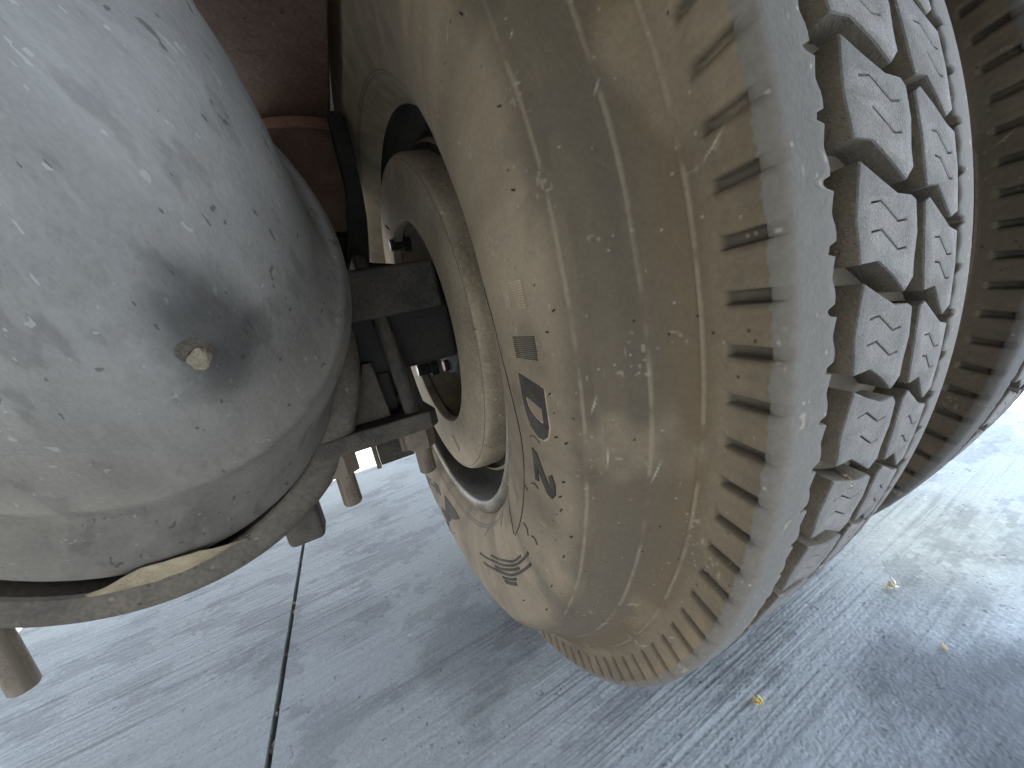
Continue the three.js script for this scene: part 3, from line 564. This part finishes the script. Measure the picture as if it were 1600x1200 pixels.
// ------------------------------------------------------------------ spring clamp: plate, U-bolts, nuts
function threads(x, y0, y1, z, r) { // bolt shank with turned threads
  const pts = [], n = Math.round((y1 - y0) / 0.0013); pts.push([0, y0]); pts.push([r * 0.86, y0]);
  for (let i = 0; i <= n; i++) pts.push([r * (i % 2 ? 1 : 0.90), y0 + 0.0012 + (y1 - y0 - 0.0012) * i / n]);
  return revY(pts, 28, x, 0, z);
}
function makeClamp(name, label, x0, dir) {
  const t = part(name, label, [x0, 0.29, 0]);
  const X = (d) => x0 + dir * d;                          // d from the inboard leg towards the wheel
  const span = (a, b) => [Math.min(X(a), X(b)), Math.max(X(a), X(b))];
  { // cast plate with chipped corner
    const s = new THREE.Shape([[-0.028, -0.122], [0.118, -0.122], [0.133, -0.106], [0.133, 0.102], [0.121, 0.118], [-0.028, 0.118]].map((p) => new THREE.Vector2(X(p[0]), -p[1])));
    const g = new THREE.ExtrudeGeometry(s, { depth: 0.018, bevelEnabled: true, bevelSize: 0.003, bevelThickness: 0.003, bevelSegments: 3, bevelOffset: -0.003 });
    g.rotateX(-Math.PI / 2); g.translate(0, 0.372, 0);
    addMesh('clamp_plate', local(boxUV(g, 0.25), t), M.cast, t);
    const w = span(-0.022, 0.094);
    addMesh('spring_seat', local(boxUV(rbox(w[0], w[1], 0.394, 0.452, -0.06, 0.050, 0.006), 0.3), t), M.dark, t);
    const gs = new THREE.Shape([[0.030, 0.395], [0.075, 0.395], [0.068, 0.47], [0.060, 0.47]].map((p) => new THREE.Vector2(X(p[0]), p[1])));
    const gg = new THREE.ExtrudeGeometry(gs, { depth: 0.026, bevelEnabled: true, bevelSize: 0.002, bevelThickness: 0.002, bevelSegments: 2 }); gg.translate(0, 0, 0.05);
    addMesh('gusset', local(boxUV(gg, 0.2), t), M.cast, t);
  }
  for (const d of [0, 0.104]) {
    const x = X(d), r = 0.0105, lean = d ? 0.006 * dir : 0;
    const pts = []; // one U over the beam, legs front and rear
    const top = 0.606; for (const [y, z] of [[0.385, 0.092], [0.45, 0.088], [0.50, 0.076], [0.54, 0.066], [0.585, 0.062], [top, 0.045], [top + 0.002, 0.02], [top + 0.002, -0.03], [top, -0.075], [0.585, -0.098], [0.54, -0.102], [0.45, -0.102], [0.385, -0.102]]) pts.push([x - lean * (y - 0.385) / 0.14, y, z]);
    const u = addMesh('u_bolt', local(boxUV(tube(pts, r, 90, 14), 0.2), t), M.cast, t);
    for (const z of [0.092, -0.102]) {
      const low = z > 0 ? (d ? 0.304 : dir < 0 ? 0.236 : 0.298) : 0.285;
      addMesh('threaded_end', local(boxUV(threads(x, low, 0.372, z, 0.0118), 0.12), t), M.bolt, u);
      const hex = new THREE.CylinderGeometry(0.0205, 0.0205, 0.029, 6, 1); hex.rotateY(0.25 + d); hex.translate(x, 0.3565, z);
      const wash = new THREE.CylinderGeometry(0.0225, 0.0225, 0.003, 28); wash.translate(x, 0.3712, z);
      addMesh('nut', local(boxUV(mergeGeometries([crease(hex, 0.4), wash.toNonIndexed()]), 0.12), t), M.bolt, u);
    }
  }
  return t;
}
makeClamp('spring_clamp', 'clamp plate with thick nuts and threaded bolt ends under the axle beam, beside the inner wheel', -0.180, 1);
makeClamp('spring_clamp_001', 'clamp whose threaded bolt end pokes out below the bowl at the lower left', -0.512, -1);
{ // bracket hanging beyond the clamp
  const b = part('bracket', 'small dark steel bracket behind the clamp nuts', [-0.10, 0.258, -0.16]);
  addMesh('plate', local(boxUV(rbox(-0.128, -0.062, 0.262, 0.40, -0.145, -0.132, 0.002), 0.2), b), M.cast, b);
  addMesh('side_plate', local(boxUV(rbox(-0.137, -0.1285, 0.258, 0.40, -0.20, -0.128, 0.002), 0.2), b), M.bolt, b);
  const dots = []; for (const [x, y] of [[-0.105, 0.306], [-0.100, 0.29], [-0.098, 0.276], [-0.112, 0.308]]) { const s = new THREE.SphereGeometry(0.0016, 8, 6); s.translate(x, y, -0.1315); dots.push(s); }
  addMesh('rivet', local(mergeGeometries(dots), b), M.bolt, b);
}
{ // dark spring bracket standing on the beam, beside the tyre
  const b = part('axle_bracket', 'black bracket standing on the axle beam', [-0.09, 0.6, -0.08]);
  const sh = new THREE.Shape([[-0.150, 0.596], [-0.078, 0.596], [-0.070, 0.635], [-0.058, 0.675], [-0.0475, 0.73], [-0.042, 0.775], [-0.040, 0.84], [-0.155, 0.84]].map((p) => new THREE.Vector2(...p)));
  const g = new THREE.ExtrudeGeometry(sh, { depth: 0.06, bevelEnabled: true, bevelSize: 0.003, bevelThickness: 0.003, bevelSegments: 2, bevelOffset: -0.003 }); g.translate(0, 0, -0.175);
  addMesh('plate', local(boxUV(g, 0.3), b), M.dark, b);
  const f = new THREE.ExtrudeGeometry(new THREE.Shape([[-0.098, 0.60], [-0.067, 0.60], [-0.058, 0.64], [-0.048, 0.69], [-0.044, 0.73], [-0.042, 0.79], [-0.043, 0.845], [-0.060, 0.845], [-0.062, 0.74], [-0.075, 0.68]].map((p) => new THREE.Vector2(...p))), { depth: 0.06, bevelEnabled: true, bevelSize: 0.002, bevelThickness: 0.002, bevelSegments: 2 }); f.translate(0, 0, -0.112);
  addMesh('rib', local(boxUV(f, 0.3), b), M.dark, b);
}
{ // thin brake hose in front of the hole
  addMesh('brake_hose', local(boxUV(tube([[-0.30, 0.70, -0.06], [-0.17, 0.655, -0.055], [-0.10, 0.632, -0.058], [-0.055, 0.618, -0.06], [-0.02, 0.612, -0.065], [0.02, 0.60, -0.09]], 0.0045, 60, 10), 0.2), { at: truck.position }), M.dark, truck, 'thin black hose crossing the hole in the rim');
}

// ------------------------------------------------------------------ truck frame, air spring and deck overhead
const frame = part('chassis', 'dark brown frame and deck overhead', [-0.5, 0.95, 0]);
{
  const F = (g) => local(boxUV(g, 0.5), frame);
  for (const [x0, x1, w] of [[-0.225, -0.055, -0.225], [-1.10, -0.93, -0.944]])
    addMesh('frame_rail', F(mergeGeometries([rbox(x0, x1, 0.852, 0.868, -6, 1.1, 0.004), rbox(w, w + 0.014, 0.868, 1.04, -6, 1.1, 0.002), rbox(x0, x1, 1.04, 1.048, -6, 1.1, 0.002)])), M.red, frame);
  addMesh('cross_member', F(rbox(-0.93, -0.226, 0.90, 1.03, -0.62, -0.5, 0.004)), M.red, frame);
  addMesh('cross_member', F(rbox(-0.20, 0.10, 0.80, 1.04, -0.72, -0.60, 0.004)), M.red, frame);
  addMesh('deck', F(rbox(-1.53, 0.80, 1.05, 1.12, -1.80, 1.75, 0.005)), M.dark, frame);
  addMesh('left_light_blocker', F(crease(revZ([[0, -2.3], [0.31, -2.3], [0.33, -2.28], [0.33, 1.18], [0.31, 1.2], [0, 1.2]], 48, -2.12, 0.62, 0), 0.6)), M.cast, frame);  // unseen cylinder, added to block skylight from the left
  addMesh('rear_light_blocker', F(rbox(-2.4, 0.55, 0.525, 1.048, 1.38, 1.72, 0.01)), M.dark, frame);  // unseen box behind the camera, added to block light from the rear
}
const hanger = part('spring_hanger', 'reddish brown round hanger with a pale rim under the frame rail', [-0.10, 0.69, -0.09]);
{
  const cx = -0.104, cz = -0.10, E = (p) => { const g = revY(p, 64, 0, 0, 0); g.scale(1, 1, 0.42); g.translate(cx, 0, cz); return local(boxUV(crease(g, 0.7), 0.2), hanger); };
  addMesh('body', E([[0.0, 0.68], [0.058, 0.68], [0.0615, 0.684], [0.0615, 0.835]]), M.red, hanger);
  addMesh('rim', E([[0.0615, 0.834], [0.067, 0.835], [0.069, 0.838], [0.069, 0.846], [0.067, 0.8495], [0.05, 0.850]]), mat(gRed, 0.0006, 0.7, 0, [1.9, 1.75, 1.7]), hanger, 'paler worn rim');
  addMesh('lower_band', E([[0.0615, 0.742], [0.065, 0.743], [0.066, 0.75], [0.0615, 0.752]]), M.red, hanger);
}

// ------------------------------------------------------------------ small things on the ground
function petalMesh(name, x, z, size, color, curl, label, n = 2) {
  const parts = [];
  for (let k = 0; k < n; k++) {
    const g = new THREE.SphereGeometry(size, 14, 10), p = g.attributes.position;
    for (let i = 0; i < p.count; i++) {
      const a = p.getX(i) / size, b = p.getZ(i) / size, w = 1 + 0.5 * (noise(a * 2.2 + k * 5, b * 2.2, 40 + k) - 0.5);
      p.setXYZ(i, p.getX(i) * w, p.getY(i) * 0.16 + size * curl * (a * a - 0.3 * b) * w, p.getZ(i) * 0.55 * w);
    }
    g.rotateZ(k * 0.9 - 0.2); g.rotateY(k * 2.2 + x * 40); g.translate(size * 0.5 * k, size * (0.35 + 0.3 * k), size * 0.3 * k); g.computeVertexNormals(); parts.push(g);
  }
  const m = addMesh(name, mergeGeometries(parts), mat(gTan, 0.0004, 0.7, 0, color)); m.position.set(x, GY + 0.002, z); m.userData = { label, category: name.includes('petal') ? 'petal' : 'leaf' }; return m;
}
petalMesh('fallen_petal', 0.4794, 0.382, 0.0075, [2.3, 2.45, 2.4], 0.5, 'curled cream petal lying on the concrete to the right, highest of the three', 3);
petalMesh('fallen_petal_001', 0.1812, 0.371, 0.0055, [2.7, 2.6, 1.2], 0.6, 'crumpled yellow petal on the concrete below the tyre', 3);
petalMesh('fallen_petal_002', 0.416, 0.456, 0.0045, [2.4, 2.1, 1.6], 0.3, 'small single tan petal on the concrete at the far right', 1);
{
  const g = new THREE.DodecahedronGeometry(0.0042, 1), p = g.attributes.position; for (let i = 0; i < p.count; i++) { const k = 0.75 + 0.5 * hash(i, 3, 3); p.setXYZ(i, p.getX(i) * k, p.getY(i) * k, p.getZ(i) * k); } g.computeVertexNormals();
  const P = A2P(0.093, -15.1, 0.5215); g.translate(P[0], AXY + P[1], P[2]);
  const m = addMesh('pale_stone', g, mat(gTan, 0.0004, 0.8, 0, [2.4, 2.3, 2.2])); m.userData = { label: 'pale stone chip stuck between two tread blocks of the inner tyre', category: 'stone' };
}

renderer.render(scene, camera);
